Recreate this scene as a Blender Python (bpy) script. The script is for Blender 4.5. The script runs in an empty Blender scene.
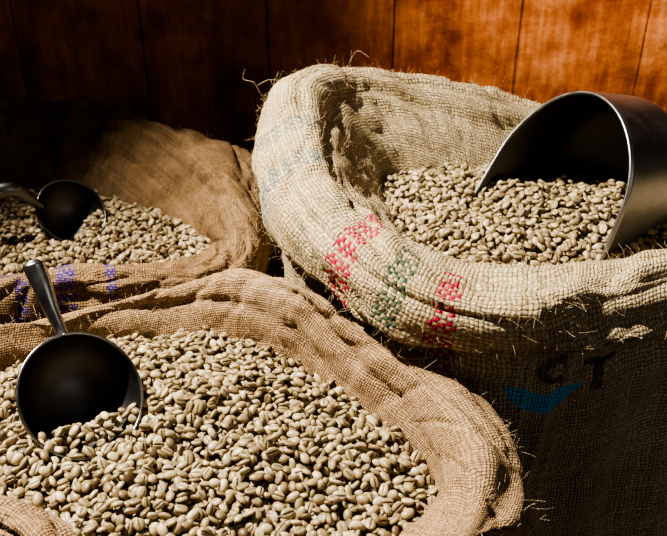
import bpy, math, random
import numpy as np
from mathutils import Vector, noise, Matrix
rng=np.random.default_rng(5); random.seed(5)
scene=bpy.context.scene
try:
    scene.view_settings.view_transform='AgX'
    scene.view_settings.look='AgX - High Contrast'
except Exception as e: print(e)

# ------------------------------------------------------------ helpers
def link(o,parent=None):
    scene.collection.objects.link(o)
    if parent: o.parent=parent
    return o
def mesh_obj(name,verts,faces,mat,smooth=True,parent=None):
    me=bpy.data.meshes.new(name)
    me.from_pydata([tuple(v) for v in verts],[],faces); me.update()
    if smooth: me.polygons.foreach_set('use_smooth',[True]*len(me.polygons))
    me.materials.append(mat)
    return link(bpy.data.objects.new(name,me),parent)
class NT:
    def __init__(s,name):
        s.m=bpy.data.materials.new(name); s.m.use_nodes=True
        s.t=s.m.node_tree; s.t.nodes.clear()
        s.out=s.t.nodes.new('ShaderNodeOutputMaterial')
        s.b=s.t.nodes.new('ShaderNodeBsdfPrincipled')
        s.l(s.b.outputs[0],s.out.inputs[0])
    def n(s,ty,**k):
        x=s.t.nodes.new(ty)
        for a,v in k.items(): setattr(x,a,v)
        return x
    def l(s,a,b): s.t.links.new(a,b)
    def math(s,op,a,b=None,c=None,clamp=False):
        x=s.n('ShaderNodeMath',operation=op); x.use_clamp=clamp
        for i,v in enumerate((a,b,c)):
            if v is None: continue
            if isinstance(v,(int,float)): x.inputs[i].default_value=v
            else: s.l(v,x.inputs[i])
        return x.outputs[0]
    def mix(s,f,a,b,mode='MIX'):
        x=s.n('ShaderNodeMix',data_type='RGBA',blend_type=mode)
        for i,v in ((0,f),(6,a),(7,b)):
            if isinstance(v,(int,float)): x.inputs[i].default_value=v
            elif isinstance(v,tuple): x.inputs[i].default_value=(*v,1)
            else: s.l(v,x.inputs[i])
        return x.outputs[2]
    def noise(s,vec,scale,detail=3,rough=.5,out='Fac'):
        x=s.n('ShaderNodeTexNoise'); x.inputs['Scale'].default_value=scale
        x.inputs['Detail'].default_value=detail; x.inputs['Roughness'].default_value=rough
        if vec is not None: s.l(vec,x.inputs['Vector'])
        return x.outputs[out]
    def ramp(s,f,stops):
        x=s.n('ShaderNodeValToRGB'); e=x.color_ramp.elements
        while len(e)<len(stops): e.new(.5)
        for el,(p,c) in zip(e,stops): el.position=p; el.color=(*c,1)
        s.l(f,x.inputs[0]); return x.outputs[0]

# ------------------------------------------------------------ materials
def burlap_mat(name,pitch,dark,light,stripes=(),bump=.0011,printed=False):
    g=NT(name)
    uv=g.n('ShaderNodeUVMap',uv_map='weave').outputs[0]
    row=g.n('ShaderNodeUVMap',uv_map='rows').outputs[0]
    obj=g.n('ShaderNodeTexCoord').outputs['Object']
    wob=g.noise(uv,34,3,.6,'Color')
    wv=g.n('ShaderNodeVectorMath',operation='MULTIPLY_ADD'); g.l(wob,wv.inputs[0]); wv.inputs[1].default_value=(pitch*2.6,)*3; g.l(uv,wv.inputs[2])
    sp=g.n('ShaderNodeSeparateXYZ'); g.l(wv.outputs[0],sp.inputs[0])
    U=g.math('DIVIDE',sp.outputs[0],pitch); V=g.math('DIVIDE',sp.outputs[1],pitch)
    wu=g.math('ABSOLUTE',g.math('SINE',g.math('MULTIPLY',U,math.pi)))
    wvv=g.math('ABSOLUTE',g.math('SINE',g.math('MULTIPLY',V,math.pi)))
    c=g.math('FLOORED_MODULO',g.math('ADD',g.math('FLOOR',U),g.math('FLOOR',V)),2)
    ha=g.math('MULTIPLY',g.math('POWER',wu,.6),g.math('MULTIPLY_ADD',wvv,.5,.5))
    hb=g.math('MULTIPLY',g.math('POWER',wvv,.6),g.math('MULTIPLY_ADD',wu,.5,.5))
    h=g.math('ADD',g.math('MULTIPLY',c,ha),g.math('MULTIPLY',g.math('SUBTRACT',1,c),hb))
    tu=g.n('ShaderNodeTexWhiteNoise',noise_dimensions='1D'); g.l(g.math('FLOOR',U),tu.inputs['W'])
    tv=g.n('ShaderNodeTexWhiteNoise',noise_dimensions='1D'); g.l(g.math('ADD',g.math('FLOOR',V),91.3),tv.inputs['W'])
    yarn=g.math('ADD',g.math('MULTIPLY',c,tu.outputs[0]),g.math('MULTIPLY',g.math('SUBTRACT',1,c),tv.outputs[0]))
    fib=g.noise(obj,900,3,.7)
    slub=g.noise(obj,260,2,.6)
    big=g.noise(obj,14,4,.6)
    f=g.math('ADD',g.math('MULTIPLY',h,.58),g.math('ADD',g.math('MULTIPLY',yarn,.32),g.math('MULTIPLY',g.math('SUBTRACT',fib,.5),.9)))
    f=g.math('ADD',f,g.math('MULTIPLY',g.math('SUBTRACT',slub,.5),.7),clamp=True)
    col=g.mix(f,dark,light)
    col=g.mix(g.math('MULTIPLY_ADD',big,1.6,-.45,clamp=True),g.mix(1.0,col,(.76,.69,.60),'MULTIPLY'),col)
    rs=g.n('ShaderNodeSeparateXYZ'); g.l(row,rs.inputs[0]); R=rs.outputs[0]; RV=rs.outputs[1]
    if stripes:
        nz=g.noise(obj,70,2,.5)
        for (ctr,hw,colr,st,v0,v1) in stripes:
            m=g.math('LESS_THAN',g.math('ABSOLUTE',g.math('SUBTRACT',R,ctr)),hw)
            m=g.math('MULTIPLY',m,g.math('MULTIPLY_ADD',c,.80,.20))
            alt=g.math('LESS_THAN',g.math('FLOORED_MODULO',g.math('FLOOR',V),4),2.5)
            m=g.math('MULTIPLY',m,alt)
            m=g.math('MULTIPLY',m,g.math('MULTIPLY',g.math('GREATER_THAN',RV,v0),g.math('LESS_THAN',RV,v1)))
            m=g.math('MULTIPLY',m,g.math('MULTIPLY_ADD',nz,st,st*.5,clamp=True))
            col=g.mix(m,col,colr)
    if printed:
        o=g.n('ShaderNodeSeparateXYZ'); g.l(obj,o.inputs[0]); X,Y,Z=o.outputs
        front=g.math('MULTIPLY',g.math('LESS_THAN',Y,.72),g.math('LESS_THAN',Z,.635))
        ink=g.math('MULTIPLY',g.math('MULTIPLY_ADD',g.noise(obj,160,2,.6),2.2,-.2,clamp=True),g.math('MULTIPLY_ADD',h,.8,.2,clamp=True))
        def ring(cx,cz,r0,r1,zmax=None,zmin=None,xmax=None):
            d=g.math('SQRT',g.math('ADD',g.math('POWER',g.math('SUBTRACT',X,cx),2),g.math('POWER',g.math('SUBTRACT',Z,cz),2)))
            m=g.math('MULTIPLY',g.math('LESS_THAN',d,r1),g.math('GREATER_THAN',d,r0))
            if zmax is not None: m=g.math('MULTIPLY',m,g.math('LESS_THAN',Z,zmax))
            if xmax is not None: m=g.math('MULTIPLY',m,g.math('LESS_THAN',X,xmax))
            return g.math('MULTIPLY',m,front)
        def box(x0,x1,z0,z1,sh=0):
            XX=g.math('SUBTRACT',X,g.math('MULTIPLY',Z,sh)) if sh else X
            m=g.math('MULTIPLY',g.math('GREATER_THAN',XX,x0),g.math('LESS_THAN',XX,x1))
            m=g.math('MULTIPLY',m,g.math('MULTIPLY',g.math('GREATER_THAN',Z,z0),g.math('LESS_THAN',Z,z1)))
            return g.math('MULTIPLY',m,front)
        col=g.mix(ring(.194,.598,.019,.039,zmax=.588),col,g.mix(g.math('MULTIPLY_ADD',ink,.6,.4,clamp=True),col,(.04,.52,1.0)))
        for m in (ring(.202,.608,.008,.018,xmax=.210),box(.228,.262,.606,.615),box(.240,.251,.576,.612)):
            col=g.mix(g.math('MULTIPLY',ink,m),col,(.03,.026,.025))
    g.l(col,g.b.inputs['Base Color'])
    g.b.inputs['Roughness'].default_value=.92
    g.b.inputs['Specular IOR Level'].default_value=.15
    hh=g.math('ADD',h,g.math('ADD',g.math('MULTIPLY',fib,.6),g.math('MULTIPLY',slub,.6)))
    bp=g.n('ShaderNodeBump'); bp.inputs['Strength'].default_value=1; bp.inputs['Distance'].default_value=bump
    g.l(hh,bp.inputs['Height']); g.l(bp.outputs[0],g.b.inputs['Normal'])
    return g.m

def bean_mat():
    g=NT('green_coffee_bean')
    a=g.n('ShaderNodeVertexColor',layer_name='tint').outputs[0]
    s=g.n('ShaderNodeSeparateColor'); g.l(a,s.inputs[0])
    base=g.ramp(s.outputs[0],[(0,(.13,.085,.042)),(.35,(.29,.228,.132)),(.75,(.43,.352,.225)),(1,(.64,.55,.39))])
    obj=g.n('ShaderNodeTexCoord').outputs['Object']
    n=g.noise(obj,420,3,.6)
    base=g.mix(g.math('MULTIPLY_ADD',n,1.2,-.3,clamp=True),g.mix(1.0,base,(.70,.65,.57),'MULTIPLY'),base)
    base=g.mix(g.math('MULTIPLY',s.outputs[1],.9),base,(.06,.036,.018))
    g.l(base,g.b.inputs['Base Color'])
    g.b.inputs['Roughness'].default_value=.40
    g.b.inputs['Specular IOR Level'].default_value=.5
    bp=g.n('ShaderNodeBump'); bp.inputs['Strength'].default_value=.5; bp.inputs['Distance'].default_value=.0005
    g.l(n,bp.inputs['Height']); g.l(bp.outputs[0],g.b.inputs['Normal'])
    return g.m
def metal_mat(name,colr,rough):
    g=NT(name)
    obj=g.n('ShaderNodeTexCoord').outputs['Object']
    n=g.noise(obj,60,5,.65); n2=g.noise(obj,500,2,.5)
    g.l(g.mix(n,tuple(c*.5 for c in colr),colr),g.b.inputs['Base Color'])
    g.b.inputs['Metallic'].default_value=1
    g.l(g.math('MULTIPLY_ADD',n,.25,rough-.1),g.b.inputs['Roughness'])
    bp=g.n('ShaderNodeBump'); bp.inputs['Strength'].default_value=.15; bp.inputs['Distance'].default_value=.0004
    g.l(n2,bp.inputs['Height']); g.l(bp.outputs[0],g.b.inputs['Normal'])
    return g.m
def wood_mat():
    g=NT('varnished_wood')
    tc=g.n('ShaderNodeTexCoord').outputs['Object']
    at=g.n('ShaderNodeVertexColor',layer_name='plank').outputs[0]
    mp=g.n('ShaderNodeVectorMath',operation='MULTIPLY'); g.l(tc,mp.inputs[0]); mp.inputs[1].default_value=(1,1,.12)
    ad=g.n('ShaderNodeVectorMath',operation='MULTIPLY_ADD'); g.l(at,ad.inputs[0]); ad.inputs[1].default_value=(13,7,5); g.l(mp.outputs[0],ad.inputs[2])
    n1=g.noise(ad.outputs[0],9,5,.6); n2=g.noise(ad.outputs[0],90,4,.6); n3=g.noise(tc,9,5,.65)
    f=g.math('ADD',g.math('MULTIPLY',n1,.6),g.math('MULTIPLY',n2,.4))
    col=g.ramp(f,[(.30,(.20,.055,.018)),(.5,(.50,.18,.065)),(.70,(.78,.37,.17))])
    col=g.mix(g.math('MULTIPLY_ADD',n3,4.0,-1.4,clamp=True),g.mix(1.0,col,(.40,.27,.21),'MULTIPLY'),col)
    g.l(col,g.b.inputs['Base Color'])
    g.l(g.math('MULTIPLY_ADD',n1,.3,.18),g.b.inputs['Roughness'])
    bp=g.n('ShaderNodeBump'); bp.inputs['Strength'].default_value=.6; bp.inputs['Distance'].default_value=.006
    g.l(g.math('ADD',g.math('MULTIPLY',n2,.5),g.math('MULTIPLY',n3,2)),bp.inputs['Height']); g.l(bp.outputs[0],g.b.inputs['Normal'])
    return g.m
def plain(name,c,r):
    g=NT(name); obj=g.n('ShaderNodeTexCoord').outputs['Object']
    g.l(g.mix(g.noise(obj,8,5,.6),tuple(x*.5 for x in c),c),g.b.inputs['Base Color']); g.b.inputs['Roughness'].default_value=r
    return g.m

# ------------------------------------------------------------ sack surface
def crp(pts,counts):
    P=[np.array(p,float) for p in pts]
    P=[2*P[0]-P[1]]+P+[2*P[-1]-P[-2]]
    out=[]
    for i in range(1,len(P)-2):
        p0,p1,p2,p3=P[i-1],P[i],P[i+1],P[i+2]
        d=lambda a,b:max(np.linalg.norm(a-b),1e-5)**.5
        t0=0;t1=d(p0,p1);t2=t1+d(p1,p2);t3=t2+d(p2,p3)
        n=counts[i-1]
        for k in range(n):
            t=t1+(t2-t1)*k/n
            A1=(t1-t)/(t1-t0)*p0+(t-t0)/(t1-t0)*p1
            A2=(t2-t)/(t2-t1)*p1+(t-t1)/(t2-t1)*p2
            A3=(t3-t)/(t3-t2)*p2+(t-t2)/(t3-t2)*p3
            B1=(t2-t)/(t2-t0)*A1+(t-t0)/(t2-t0)*A2
            B2=(t3-t)/(t3-t1)*A2+(t-t1)/(t3-t1)*A3
            out.append((t2-t)/(t2-t1)*B1+(t-t1)/(t2-t1)*B2)
    out.append(P[-2]); return np.array(out)
SEG=[3,8,9,9,10,9,4,4,8,8,6,3]
def build_sack(name,rows,mat,mw,amp,seed,sub=26,taper=.03):
    n=len(rows)
    T=np.array([r[1] for r in rows]); cen=T.mean(0)
    full=[]
    for i,r in enumerate(rows):
        I=np.array(r[0]);t=T[i]
        tan=T[(i+1)%n][:2]-T[i-1][:2]; nn=np.array([tan[1],-tan[0]])
        if np.dot(nn,t[:2]-cen[:2])<0: nn=-nn
        nn/=np.linalg.norm(nn)+1e-9; N=np.array([nn[0],nn[1],0])
        M=np.array(r[2]) if len(r)>2 and r[2] else t+N*mw+np.array([0,0,-.022])
        O=np.array(r[3]) if len(r)>3 and r[3] else t+N*(mw+.002)+np.array([0,0,-.07])
        inw=-N; z=lambda v,q:np.array([v[0],v[1],q])
        p2=I*.42+t*.58; p2[2]=I[2]+.70*(t[2]-I[2])
        q=t*.45+M*.55+N*.004; q[2]=t[2]-.28*(t[2]-M[2])
        pts=[I+np.array([0,0,-.05])+inw*.004,I,p2,t,q,M,O,O+inw*.014+np.array([0,0,.006]),z(O+inw*.02,O[2]-.03),
             z(O+inw*taper*.8,.34),z(O+inw*taper*.6,.10),z(O+inw*(taper+.02),.006),z(cen*.5+O*.5,.004)]
        full.append(crp(pts,SEG))
    full=np.array(full)
    k=full.shape[1]
    cols=[];rowp=[]
    for i in range(n):
        p0,p1,p2,p3=full[i-1],full[i],full[(i+1)%n],full[(i+2)%n]
        for s in range(sub):
            t=s/sub
            cols.append(.5*((2*p1)+(-p0+p2)*t+(2*p0-5*p1+4*p2-p3)*t*t+(-p0+3*p1-3*p2+p3)*t**3)); rowp.append(i+t)
    G=np.array(cols); m=len(G)
    du=np.roll(G,-1,0)-np.roll(G,1,0); dv=np.gradient(G,axis=1)
    N=np.cross(du,dv); N/=np.linalg.norm(N,axis=2,keepdims=True)+1e-12
    kT=sum(SEG[:3]); 
    if np.mean(N[:,kT,2])<0: N=-N
    L=np.zeros((m,k)); L[:,1:]=np.cumsum(np.linalg.norm(np.diff(G,axis=1),axis=2),axis=1); L-=L[:,kT:kT+1]
    crest=G[:,kT]; seg=np.linalg.norm(np.roll(crest,-1,0)-crest,axis=1); U=np.concatenate([[0],np.cumsum(seg)])
    off=Vector((seed*3.1,seed*1.7,0))
    kI=SEG[0]; kO=sum(SEG[:6])
    for i in range(m):
        for j in range(k):
            w=min(1,max(0,(j-1)/(kI+4)))
            if j>k-8: w*=max(0,(k-1-j)/8)
            p=Vector(G[i,j])
            a=noise.noise(p*8+off)*amp*1.4
            f=noise.noise(Vector((U[i]*5,L[i,j]*26,seed*5.)))
            a+=-max(0,.22-abs(f))/.22*amp*1.0
            f=noise.noise(Vector((U[i]*13,L[i,j]*6,seed*7.)))
            a+=(.25-abs(f))*amp*1.5
            f2=noise.noise(Vector((U[i]*17+L[i,j]*20,L[i,j]*14,seed*9.)))
            a+=-max(0,.14-abs(f2))/.14*amp*.5
            a+=noise.noise(p*42+off)*amp*.12
            G[i,j]+=N[i,j]*a*w
    verts=G.reshape(-1,3)
    faces=[];
    for i in range(m):
        i2=(i+1)%m
        for j in range(k-1): faces.append((i*k+j,i2*k+j,i2*k+j+1,i*k+j+1))
    verts=np.vstack([verts,[[cen[0],cen[1],.004]]]); c=len(verts)-1
    for i in range(m): faces.append((i*k+k-1,((i+1)%m)*k+k-1,c))
    ob=mesh_obj(name,verts,faces,mat)
    me=ob.data
    uv=me.uv_layers.new(name='weave'); uv2=me.uv_layers.new(name='rows')
    A=[];B=[]
    for i in range(m):
        u0,u1=U[i],U[i+1]; r0=rowp[i]; r1=r0+1/sub
        for j in range(k-1):
            A+=[u0,L[i,j],u1,L[(i+1)%m,j],u1,L[(i+1)%m,j+1],u0,L[i,j+1]]
            B+=[r0,L[i,j],r1,L[(i+1)%m,j],r1,L[(i+1)%m,j+1],r0,L[i,j+1]]
    for i in range(m): A+=[0]*6; B+=[0]*6
    uv.data.foreach_set('uv',A); uv2.data.foreach_set('uv',B)
    return ob,G,N,kI,kT,kO

def fibers(parent,G,N,k0,k1,count,mat,seed,extra=()):
    r=random.Random(seed)
    cu=bpy.data.curves.new('loose_fibres','CURVE'); cu.dimensions='3D'; cu.bevel_depth=.00014; cu.bevel_resolution=0
    def add(p,rad=1):
        s=cu.splines.new('POLY'); s.points.add(len(p)-1)
        for q,x in zip(s.points,p): q.co=(*x,1); q.radius=rad
    m=len(G)
    for _ in range(count):
        i=r.randrange(m); j=r.randrange(k0,k1)
        p=Vector(G[i,j]); n=Vector(N[i,j]); d=(n*r.uniform(.2,1)+Vector((r.uniform(-1,1),r.uniform(-1,1),r.uniform(-1,1)))*.9).normalized()
        l=r.choice([.004,.006,.009,.014,.02])*r.uniform(.6,1.2); pts=[]
        curl=Vector((r.uniform(-1,1),r.uniform(-1,1),r.uniform(-1,1)))
        for s in range(6):
            pts.append(p.copy()); d=(d+curl*.28).normalized(); p=p+d*l/5
        add(pts,r.uniform(.6,1.1))
    for e in extra:
        pts=crp(e,[6]*(len(e)-1)); add([Vector(x) for x in pts],1.5)
    cu.materials.append(mat)
    return link(bpy.data.objects.new('loose_fibres',cu),parent)

# rows: (inner foot, crest, outer mid, flap bottom)
A_rows=[
 [(.052,.438,.555),(.083,.394,.60),(.138,.426,.575),(.141,.399,.53)],
 [(.089,.484,.555),(.112,.458,.605),(.148,.475,.578),(.154,.456,.53)],
 [(.075,.537,.555),(.101,.517,.61),(.150,.535,.585),(.157,.522,.54)],
 [(.039,.581,.555),(.064,.581,.617),(.124,.588,.60),(.137,.588,.55)],
 [(-.009,.632,.555),(.016,.633,.622),None,None],
 [(-.056,.675,.555),(-.028,.671,.638),None,None],
 [(-.107,.704,.555),(-.084,.728,.620),None,None],
 [(-.168,.718,.555),(-.151,.745,.60),None,None],
 [(-.236,.708,.555),(-.224,.728,.592),None,None],
 [(-.294,.680,.555),(-.284,.695,.59),None,None],
 [(-.345,.655,.555),(-.345,.678,.59),None,None],
 [(-.40,.59,.555),(-.425,.61,.59),None,None],
 [(-.40,.53,.555),(-.43,.525,.60),None,None],
 [(-.33,.485,.555),(-.345,.455,.60),None,None],
 [(-.225,.455,.555),(-.2406,.427,.60),None,None],
 [(-.17,.42,.555),(-.189,.388,.595),None,None],
 [(-.08,.39,.55),(-.09,.355,.59),None,None],
 [(.0,.39,.55),(.02,.36,.59),None,None]]
B_rows=[
 [(.209,.69,.65),(.178,.589,.69),(.174,.562,.675),(.179,.5645,.64)],
 [(.146,.69,.65),(.123,.594,.69),(.113,.562,.675),(.112,.567,.64)],
 [(.105,.72,.645),(.072,.617,.70),(.056,.585,.68),(.046,.593,.635)],
 [(.078,.77,.64),(.030,.679,.705),(-.0014,.641,.68),(.000,.66,.635)],
 [(.068,.83,.64),(.0015,.737,.715),(-.0435,.7155,.69),(-.038,.72,.635)],
 [(.062,.88,.64),(-.020,.808,.73),(-.077,.7945,.695),(-.07,.79,.63)],
 [(.060,.918,.64),(-.038,.883,.755),(-.086,.89,.71),(-.080,.87,.63)],
 [(.070,.945,.64),(-.034,.945,.77),(-.076,.977,.73),(-.075,.98,.64)],
 [(.10,.962,.64),(.015,1.023,.76),None,None],
 [(.1516,.968,.64),(.100,1.035,.745),None,None],
 [(.218,.972,.64),(.190,1.028,.727),None,None],
 [(.299,.975,.64),(.275,1.014,.707),None,None],
 [(.37,.93,.645),(.385,.98,.705),None,None],
 [(.43,.86,.65),(.465,.90,.705),None,None],
 [(.45,.79,.65),(.49,.80,.70),None,None],
 [(.42,.73,.65),(.44,.71,.70),None,None],
 [(.355,.71,.65),(.345,.655,.70),(.325,.612,.68),(.325,.600,.64)],
 [(.28,.70,.65),(.2464,.618,.695),(.237,.582,.677),(.238,.570,.64)]]
C_rows=[
 [(-.160,.905,.55),(-.127,.837,.575),None,None],
 [(-.150,.926,.55),(-.1105,.885,.585),None,None],
 [(-.188,.964,.55),(-.145,.985,.62),(-.086,.985,.58),(-.085,.98,.53)],
 [(-.247,1.025,.55),(-.2066,1.087,.63),(-.132,1.116,.60),(-.125,1.11,.53)],
 [(-.329,1.072,.55),(-.3007,1.19,.638),None,None],
 [(-.411,1.10,.55),(-.4116,1.251,.642),None,None],
 [(-.508,1.119,.55),(-.5486,1.271,.642),None,None],
 [(-.62,1.08,.55),(-.66,1.17,.61),None,None],
 [(-.66,.99,.55),(-.72,1.0,.60),None,None],
 [(-.60,.90,.55),(-.64,.84,.60),None,None],
 [(-.50,.86,.55),(-.50,.78,.60),None,None],
 [(-.43,.855,.55),(-.3696,.768,.60),None,None],
 [(-.35,.855,.55),(-.305,.770,.60),None,None],
 [(-.27,.86,.55),(-.241,.780,.597),None,None],
 [(-.20,.875,.55),(-.177,.800,.588),None,None]]
RED=(.42,.015,.06);GRN=(.025,.08,.05);BLU=(.07,.17,.20);VIO=(.07,.04,.30)
matA=burlap_mat('burlap_tan',.0027,(.11,.065,.034),(.66,.48,.31),bump=.0011)
matB=burlap_mat('burlap_cream',.0043,(.22,.16,.085),(.86,.75,.54),stripes=[(1.33,.20,RED,1.0,-.02,.2),(2.12,.20,GRN,.85,-.02,.2),(2.92,.22,RED,1.0,-.02,.2),(3.75,.16,GRN,.4,-.02,.2),(4.9,.16,BLU,.7,-.02,.2),(5.6,.14,BLU,.6,-.02,.2)],bump=.0018,printed=True)
matC=burlap_mat('burlap_brown',.0029,(.08,.048,.026),(.46,.32,.19),stripes=[(5.35,.06,VIO,1.6,-.1,.2),(5.1,.05,VIO,1.6,-.1,.2),(5.85,.04,VIO,1.5,-.1,.2),(12.1,.16,VIO,1.3,-.1,.2),(12.85,.09,VIO,1.3,-.1,.2),(11.3,.10,VIO,1.3,-.1,.2)],bump=.0012)
fibm=plain('jute_fibre',(.75,.60,.38),.8)
sA=build_sack('burlap_sack',A_rows,matA,.018,.0066,1)
sB=build_sack('burlap_sack',B_rows,matB,.038,.0075,2)
sC=build_sack('burlap_sack',C_rows,matC,.018,.012,3)
fibers(sA[0],sA[1],sA[2],sA[3],sA[5],1500,fibm,1)
fibers(sB[0],sB[1],sB[2],sB[3],sB[5]+2,3400,fibm,2,extra=[
  [(-.07,.93,.735),(-.085,.93,.75),(-.095,.935,.765),(-.108,.94,.768),(-.105,.94,.78)],
  [(-.05,.93,.765),(-.075,.93,.77),(-.09,.935,.762)],
  [(.02,1.02,.765),(.03,1.02,.78),(.045,1.01,.775)],
  [(.05,.60,.64),(.06,.585,.62),(.09,.58,.622)]])
fibers(sC[0],sC[1],sC[2],sC[3],sC[5],1000,fibm,3)

# ------------------------------------------------------------ beans
def bean_proto():
    a,b,c=.0056,.0042,.0028
    offs=[0,9,24,50,85,120,155,180,205,240,275,310,336,351]
    xs=np.cos(np.linspace(0,math.pi,9))[1:-1]
    V=[];Gv=[]
    for x in xs:
        r=math.sqrt(1-abs(x)**2.3)
        for o in offs:
            ph=math.radians(o-90)
            y=math.cos(ph)*b*r; z=math.sin(ph)*c*r
            gr=0
            if z<0: z*=.62
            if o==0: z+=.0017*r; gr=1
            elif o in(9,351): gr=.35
            V.append((x*a,y,z)); Gv.append(gr)
    n=len(offs); F=[]
    for i in range(len(xs)-1):
        for j in range(n): F.append((i*n+j,(i+1)*n+j,(i+1)*n+(j+1)%n,i*n+(j+1)%n))
    V.append((a,0,0));V.append((-a,0,0));Gv+=[0,0];p=len(V)-2
    for j in range(n):
        F.append((p,j,(j+1)%n)); F.append((p+1,(len(xs)-1)*n+(j+1)%n,(len(xs)-1)*n+j))
    return np.array(V),F,np.array(Gv)
BV,BF,BG=bean_proto()
bm=bean_mat()
def poly_radius(rows):
    I=np.array([r[0] for r in rows]); c=I.mean(0)
    an=np.arctan2(I[:,1]-c[1],I[:,0]-c[0]); ra=np.hypot(I[:,0]-c[0],I[:,1]-c[1]); o=np.argsort(an)
    an,ra,zz=an[o],ra[o],I[o,2]
    an=np.concatenate([an-2*math.pi,an,an+2*math.pi]);ra=np.tile(ra,3);zz=np.tile(zz,3)
    return c,lambda t:np.interp(t,an,ra),lambda t:np.interp(t,an,zz)
def make_beans(name,rows,mound,N,seed,depth=.014,keep=None,xmin=-9,heap=None,scale=1.0,hole=None):
    r=np.random.default_rng(seed)
    c,R,ZZ=poly_radius(rows)
    res=.0014
    x0=c[0]-.34;y0=c[1]-.26;nx=int(.68/res);ny=int(.52/res)
    gx,gy=np.meshgrid(x0+np.arange(nx)*res,y0+np.arange(ny)*res,indexing='ij')
    th=np.arctan2(gy-c[1],gx-c[0]); rr=np.hypot(gx-c[0],gy-c[1])/R(th)
    nzf=np.zeros_like(gx)
    for q in range(6):
        k=r.uniform(20,60,2)*r.choice([-1,1],2);nzf+=np.sin(gx*k[0]+gy*k[1]+r.uniform(0,6))*.0014
    tgt=ZZ(th)-.002+mound*(1-np.clip(rr,0,1)**2)+nzf
    if heap is not None: tgt=tgt+heap(gx,gy)
    H=tgt-depth
    a,b=.0056*scale,.0042*scale
    yaws=[]
    for q in range(16):
        t=q*math.pi/16; ct,st=math.cos(t),math.sin(t); w=5
        ox,oy=np.meshgrid(np.arange(-w,w+1),np.arange(-w,w+1),indexing='ij'); X=ox*res;Y=oy*res
        u=(X*ct+Y*st)/a; v=(-X*st+Y*ct)/b; m=(u*u+v*v)<.92
        ox,oy=ox[m],oy[m];X=X[m];Y=Y[m];e=np.sqrt(1-(u*u+v*v)[m])
        yaws.append((t,ox,oy,X,Y,e,(X*X).sum(),(Y*Y).sum()))
    out=[];K=7;fails=0
    while len(out)<N:
        best=None
        for _ in range(K):
            t=r.uniform(-math.pi,math.pi); q=math.sqrt(r.random())*1.02*R(t)
            px=c[0]+q*math.cos(t);py=c[1]+q*math.sin(t)
            if px<xmin: continue
            ix=int((px-x0)/res);iy=int((py-y0)/res)
            s=H[ix,iy]-tgt[ix,iy]
            if best is None or s<best[0]: best=(s,px,py,ix,iy)
        if best is None: continue
        s,px,py,ix,iy=best
        if s>-.001:
            fails+=1
            if fails>60: break
            continue
        t,ox,oy,X,Y,e,sx,sy=yaws[r.integers(16)]
        h=H[ix+ox,iy+oy]; mean=h.mean()
        ga=np.clip(((h-mean)*X).sum()/sx,-.9,.9)+r.normal(0,.25); gb=np.clip(((h-mean)*Y).sum()/sy,-.9,.9)+r.normal(0,.25)
        res_h=h-(mean+ga*X+gb*Y)
        base=mean+np.quantile(res_h,.85)
        zc=base+.0014
        H[ix+ox,iy+oy]=np.maximum(h,zc+ga*X+gb*Y+.0024*e)
        out.append((px,py,zc,t,ga,gb))
    M=len(out)
    nv=len(BV); verts=np.zeros((M*nv,3)); tint=np.zeros((M*nv,4)); kept=0
    for (px,py,z,t,ga,gb) in out:
        if keep is not None and not keep(px,py,z): continue
        n=Vector((-ga,-gb,1)).normalized()
        fx=Vector((math.cos(t),math.sin(t),0)); fx=(fx-n*fx.dot(n)).normalized(); fy=n.cross(fx)
        f=np.array([fx,fy,n])
        if r.random()<.5: f=np.array([fx,-fy,-n])
        if r.random()<.22:
            k=r.choice([-1,1])*r.uniform(.6,1.4); cs,sn=math.cos(k),math.sin(k)
            f=np.array([f[0],f[1]*cs+f[2]*sn,-f[1]*sn+f[2]*cs])
        sc=scale*np.array([r.uniform(.86,1.1),r.uniform(.88,1.08),r.uniform(.9,1.2)])
        v=(BV*sc)@f+np.array([px,py,z])
        verts[kept*nv:(kept+1)*nv]=v
        tv=np.clip(r.normal(.6,.25),0,1)
        tint[kept*nv:(kept+1)*nv,0]=tv; tint[kept*nv:(kept+1)*nv,1]=BG; tint[kept*nv:(kept+1)*nv,3]=1
        kept+=1
    verts=verts[:kept*nv];tint=tint[:kept*nv]
    quads=np.array([f for f in BF if len(f)==4]);tris=np.array([f for f in BF if len(f)==3])
    o=np.arange(kept)[:,None,None]*nv
    Q=(quads[None]+o).reshape(-1);Tt=(tris[None]+o).reshape(-1)
    me=bpy.data.meshes.new(name)
    me.vertices.add(len(verts)); me.vertices.foreach_set('co',verts.ravel())
    lo=np.concatenate([Q,Tt]); me.loops.add(len(lo)); me.loops.foreach_set('vertex_index',lo)
    nq=len(Q)//4;nt=len(Tt)//3
    st=np.concatenate([np.arange(nq)*4,nq*4+np.arange(nt)*3])
    me.polygons.add(nq+nt); me.polygons.foreach_set('loop_start',st)
    me.update(calc_edges=True)
    me.polygons.foreach_set('use_smooth',np.ones(nq+nt,bool))
    ca=me.color_attributes.new('tint','FLOAT_COLOR','POINT'); ca.data.foreach_set('color',tint.ravel())
    me.validate(); me.materials.append(bm)
    ob=link(bpy.data.objects.new(name,me))
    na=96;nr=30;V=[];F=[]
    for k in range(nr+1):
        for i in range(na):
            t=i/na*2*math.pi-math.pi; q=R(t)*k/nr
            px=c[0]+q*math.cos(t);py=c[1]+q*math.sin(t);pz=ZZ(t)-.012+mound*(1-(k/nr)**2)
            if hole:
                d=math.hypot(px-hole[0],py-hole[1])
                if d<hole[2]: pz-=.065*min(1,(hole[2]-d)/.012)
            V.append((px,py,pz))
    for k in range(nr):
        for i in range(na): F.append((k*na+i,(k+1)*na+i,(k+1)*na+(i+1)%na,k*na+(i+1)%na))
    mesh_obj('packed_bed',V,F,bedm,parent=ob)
    return ob
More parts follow.
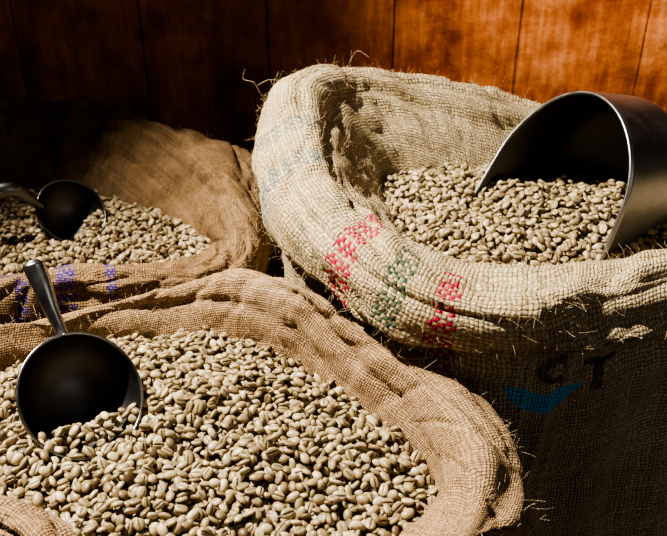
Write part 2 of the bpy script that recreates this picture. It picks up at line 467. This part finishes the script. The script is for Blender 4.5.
bedm=plain('bean_bed',(.10,.075,.045),.9)

# ------------------------------------------------------------ scoops
steel=metal_mat('polished_steel',(.48,.48,.49),.27)
dsteel=metal_mat('brushed_steel',(.42,.42,.425),.36)
inner_shade=metal_mat('inner_shade_steel',(.14,.135,.13),.42)  # shade inside the scoops painted in as a darker steel
csteel=metal_mat('worn_dark_steel',(.20,.20,.205),.32)
def tube(path,rad,flat=1.0,seg=18):
    P=crp(path,[8]*(len(path)-1)); r=np.interp(np.linspace(0,1,len(P)),np.linspace(0,1,len(rad)),rad)
    V=[];F=[]; up=Vector((0,0,1))
    for i,p in enumerate(P):
        d=Vector(P[min(i+1,len(P)-1)]-P[max(i-1,0)]).normalized(); s=d.cross(Vector((.3,-.8,.5))).normalized(); u=s.cross(d)
        for k in range(seg):
            t=k/seg*2*math.pi; V.append(Vector(p)+s*math.cos(t)*r[i]+u*math.sin(t)*r[i]*flat)
    for i in range(len(P)-1):
        for k in range(seg): F.append((i*seg+k,i*seg+(k+1)%seg,(i+1)*seg+(k+1)%seg,(i+1)*seg+k))
    F.append(tuple(range(seg))[::-1]);F.append(tuple((len(P)-1)*seg+k for k in range(seg)))
    return V,F
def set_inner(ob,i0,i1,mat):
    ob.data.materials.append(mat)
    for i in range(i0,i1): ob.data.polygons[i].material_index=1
def bowl_scoop(c,n,h,R,el,depth,path,rad,mat,name='metal_scoop'):
    c=Vector(c);n=Vector(n).normalized();h=Vector(h);h=(h-n*h.dot(n)).normalized();s=n.cross(h)
    def shell(k,flip,V,F):
        b=len(V);nr,na=16,64
        for i in range(nr+1):
            q=math.sin(i/nr*math.pi/2)
            for j in range(na):
                t=j/na*2*math.pi
                V.append(c+(h*math.cos(t)*el+s*math.sin(t))*(R-k)*q-n*(depth-k)*max(0,1-q**2.6)**.62)
        for i in range(nr):
            for j in range(na):
                f=(b+i*na+j,b+(i+1)*na+j,b+(i+1)*na+(j+1)%na,b+i*na+(j+1)%na)
                F.append(f[::-1] if flip else f)
        return b+nr*na
    V=[];F=[]
    e1=shell(0,True,V,F); f0=len(F); e2=shell(.0020,False,V,F); f1=len(F)
    for j in range(64): F.append((e1+j,e1+(j+1)%64,e2+(j+1)%64,e2+j))
    lip=[V[e1+j%64]+(V[e2+j%64]-V[e1+j%64])*.5 for j in range(0,65,2)]
    tv,tf=tube([tuple(x) for x in lip],[.0014,.0014],1,8); b=len(V); V+=tv; F+=[tuple(b+x for x in f) for f in tf]
    tv,tf=tube(path,rad,.75); b=len(V); V+=tv; F+=[tuple(b+x for x in f) for f in tf]
    ob=mesh_obj(name,V,F,mat); set_inner(ob,f0,f1,inner_shade)
    return ob,(c,n,h,s,R,el,depth)
oA,gA=bowl_scoop((-.226,.566,.592),(.50,-.50,.70),(-.35,.55,.45),.056,1.05,.046,
   [(-.250,.612,.618),(-.255,.619,.626),(-.264,.629,.642),(-.272,.640,.660),(-.281,.651,.678),(-.282,.653,.682)],[.005,.0055,.007,.009,.0105,.004],steel)
oC,gC=bowl_scoop((-.350,.966,.580),(.55,-.45,.65),(-.6,-.1,.35),.047,1.0,.040,
   [(-.385,.955,.59),(-.395,.940,.612),(-.405,.930,.628),(-.425,.920,.630),(-.45,.915,.622)],[.006,.007,.009,.010,.009],csteel)
def keep_bowl(g,spill):
    c,n,h,s,R,el,depth=g
    def f(x,y,z):
        p=Vector((x,y,z))-c; a=p.dot(h)/el;b=p.dot(s);q=math.hypot(a,b)/(R+.004); d=-p.dot(n)
        if q>1: return True
        if d<-.012: return True
        if d>(depth+.004)*max(0,1-q**2.6)**.62: return True
        return spill(a,b,d)
    return f
def shell_scoop():
    m=Vector((.219,.782,.640)); w=Vector((.59,-.81,0)).normalized(); a=Vector((.81,.59,-.22)).normalized(); u=a.cross(w).normalized()
    if u.z<0: u=-u
    R=.095;V=[];ns,na=26,49
    def sec(t):
        leg=.064; tot=2*leg+math.pi*R; L=t*tot
        if L<leg: return -R,L
        if L>tot-leg: return R,tot-L
        ph=(L-leg)/R; return -R*math.cos(ph),leg+R*math.sin(ph)
    def layer(k):
        b=len(V)
        for i in range(ns+1):
            s=i/ns
            sc=1 if s<.62 else math.sqrt(max(0.0,1-((s-.62)/.38)**2.4))
            sc=max(sc,.02)
            for j in range(na):
                x,y=sec(j/(na-1)); f=(R-k)/R
                x*=f*(1-.04*s)*sc; y=(y*f)*(1-.02*s)
                y0=.055; y=y0+(y-y0)*sc
                side=(x/R+1)*.5
                lean=(.072-.050*side)*max(0,(y+.01)/.15)*(1-s)
                V.append(m+w*x+u*y+a*(s*.185+lean-.012))
        return b
    b1=layer(0);b2=layer(.002)
    Fo=[];Fi=[]
    for i in range(ns):
        for j in range(na-1):
            q=(i*na+j,(i+1)*na+j,(i+1)*na+j+1,i*na+j+1)
            Fo.append(tuple(b1+x for x in q));Fi.append(tuple(b2+x for x in q[::-1]))
    F=Fi+Fo
    for j in range(na-1): F.append((b1+j,b1+j+1,b2+j+1,b2+j))
    for i in range(ns):
        for j in (0,na-1): F.append((b1+i*na+j,b2+i*na+j,b2+(i+1)*na+j,b1+(i+1)*na+j))
    bead=[V[b1+j]+(V[b2+j]-V[b1+j])*.5 for j in range(0,na,3)]
    tv,tf=tube([tuple(x) for x in bead],[.0018,.0018],1,8); b=len(V);V+=tv;F+=[tuple(b+x for x in f) for f in tf]
    e=m+a*.173+u*.05
    tv,tf=tube([tuple(e-a*.01),tuple(e+a*.012+u*.02),tuple(e+a*.05+u*.055),tuple(e+a*.10+u*.07),tuple(e+a*.14+u*.068)],[.010,.010,.012,.014,.012],.8)
    b=len(V);V+=tv;F+=[tuple(b+x for x in f) for f in tf]
    ob=mesh_obj('metal_scoop',V,F,dsteel); set_inner(ob,0,len(Fi),inner_shade)
    return ob
shell_scoop()

make_beans('coffee_beans',A_rows,.020,5200,11,keep=keep_bowl(gA,lambda a,b,d:a<-.022 and d>.0),scale=1.0,hole=(-.235,.575,.066))
make_beans('coffee_beans',B_rows,.020,4200,12)
make_beans('coffee_beans',C_rows,.012,4200,13,keep=keep_bowl(gC,lambda a,b,d:a<-.025 and d>0),hole=(-.360,.972,.056))

# ------------------------------------------------------------ room
wm=wood_mat()
V=[];F=[];C=[]
x=-1.667; pr=random.Random(4)
while x<1.6:
    w=.2215; g=.0010; y=1.42+pr.uniform(0,.003); bz=.0025
    xs=[x+g,x+g+bz,x+w-g-bz,x+w-g]; ys=[y+bz,y,y,y+bz]
    b=len(V)
    for z in (0,2.4):
        for a_,b_ in zip(xs,ys): V.append((a_,b_,z))
        V.append((xs[3],1.46,z));V.append((xs[0],1.46,z))
    for k in range(6): F.append((b+k,b+(k+1)%6,b+6+(k+1)%6,b+6+k))
    F.append(tuple(b+k for k in range(6)));F.append(tuple(b+6+k for k in range(6)))
    C+= [(pr.random(),pr.random(),pr.random(),1)]*12
    x+=w
wall=mesh_obj('wall_back',V,F,wm,smooth=False)
ca=wall.data.color_attributes.new('plank','FLOAT_COLOR','POINT'); ca.data.foreach_set('color',[v for c in C for v in c])
fl=mesh_obj('floor',[(-1.63,-1.2,-.04),(1.6,-1.2,-.04),(1.6,1.46,-.04),(-1.63,1.46,-.04),(-1.63,-1.2,0),(1.6,-1.2,0),(1.6,1.46,0),(-1.63,1.46,0)],
  [(4,5,6,7),(0,3,2,1),(0,1,5,4),(1,2,6,5),(2,3,7,6),(3,0,4,7)],plain('dark_floor',(.09,.06,.04),.7),smooth=False)

# ------------------------------------------------------------ light
def spot(name,loc,tgt,energy,size,blend,rad,col):
    l=bpy.data.lights.new(name,'SPOT'); l.energy=energy;l.spot_size=math.radians(size);l.spot_blend=blend;l.shadow_soft_size=rad;l.color=col
    o=link(bpy.data.objects.new(name,l)); o.location=loc; o.rotation_euler=(Vector(tgt)-Vector(loc)).to_track_quat('-Z','Y').to_euler(); return o
spot('key_spotlight',(-.90,.88,2.02),(.09,.57,.6),430,51,.9,.025,(1,.91,.76))
spot('added_wall_light',(.40,.80,1.9),(.42,1.42,.73),190,38,1.0,.06,(1,.84,.64))  # extra warm lamp added to make the right of the wall glow
al=bpy.data.lights.new('added_fill_light','AREA'); al.energy=4.5; al.size=.9; al.color=(1,.93,.84)  # fill lamp added out of view, lifts the sack front and scoop highlights
ao=link(bpy.data.objects.new('added_fill_light',al)); ao.location=(1.5,-.7,1.7); ao.rotation_euler=(Vector((.2,.7,.6))-ao.location).to_track_quat('-Z','Y').to_euler()
w=bpy.data.worlds.new('dim_room'); scene.world=w; w.use_nodes=True
w.node_tree.nodes['Background'].inputs[0].default_value=(.72,.62,.54,1); w.node_tree.nodes['Background'].inputs[1].default_value=.045

cam=bpy.data.cameras.new('camera'); cam.lens=43.2; cam.sensor_width=36; cam.clip_start=.01
cam.dof.use_dof=True; cam.dof.focus_distance=.74; cam.dof.aperture_fstop=11
co=link(bpy.data.objects.new('camera',cam)); co.location=(0,0,1.05); co.rotation_euler=(math.radians(60),0,0)
scene.camera=co
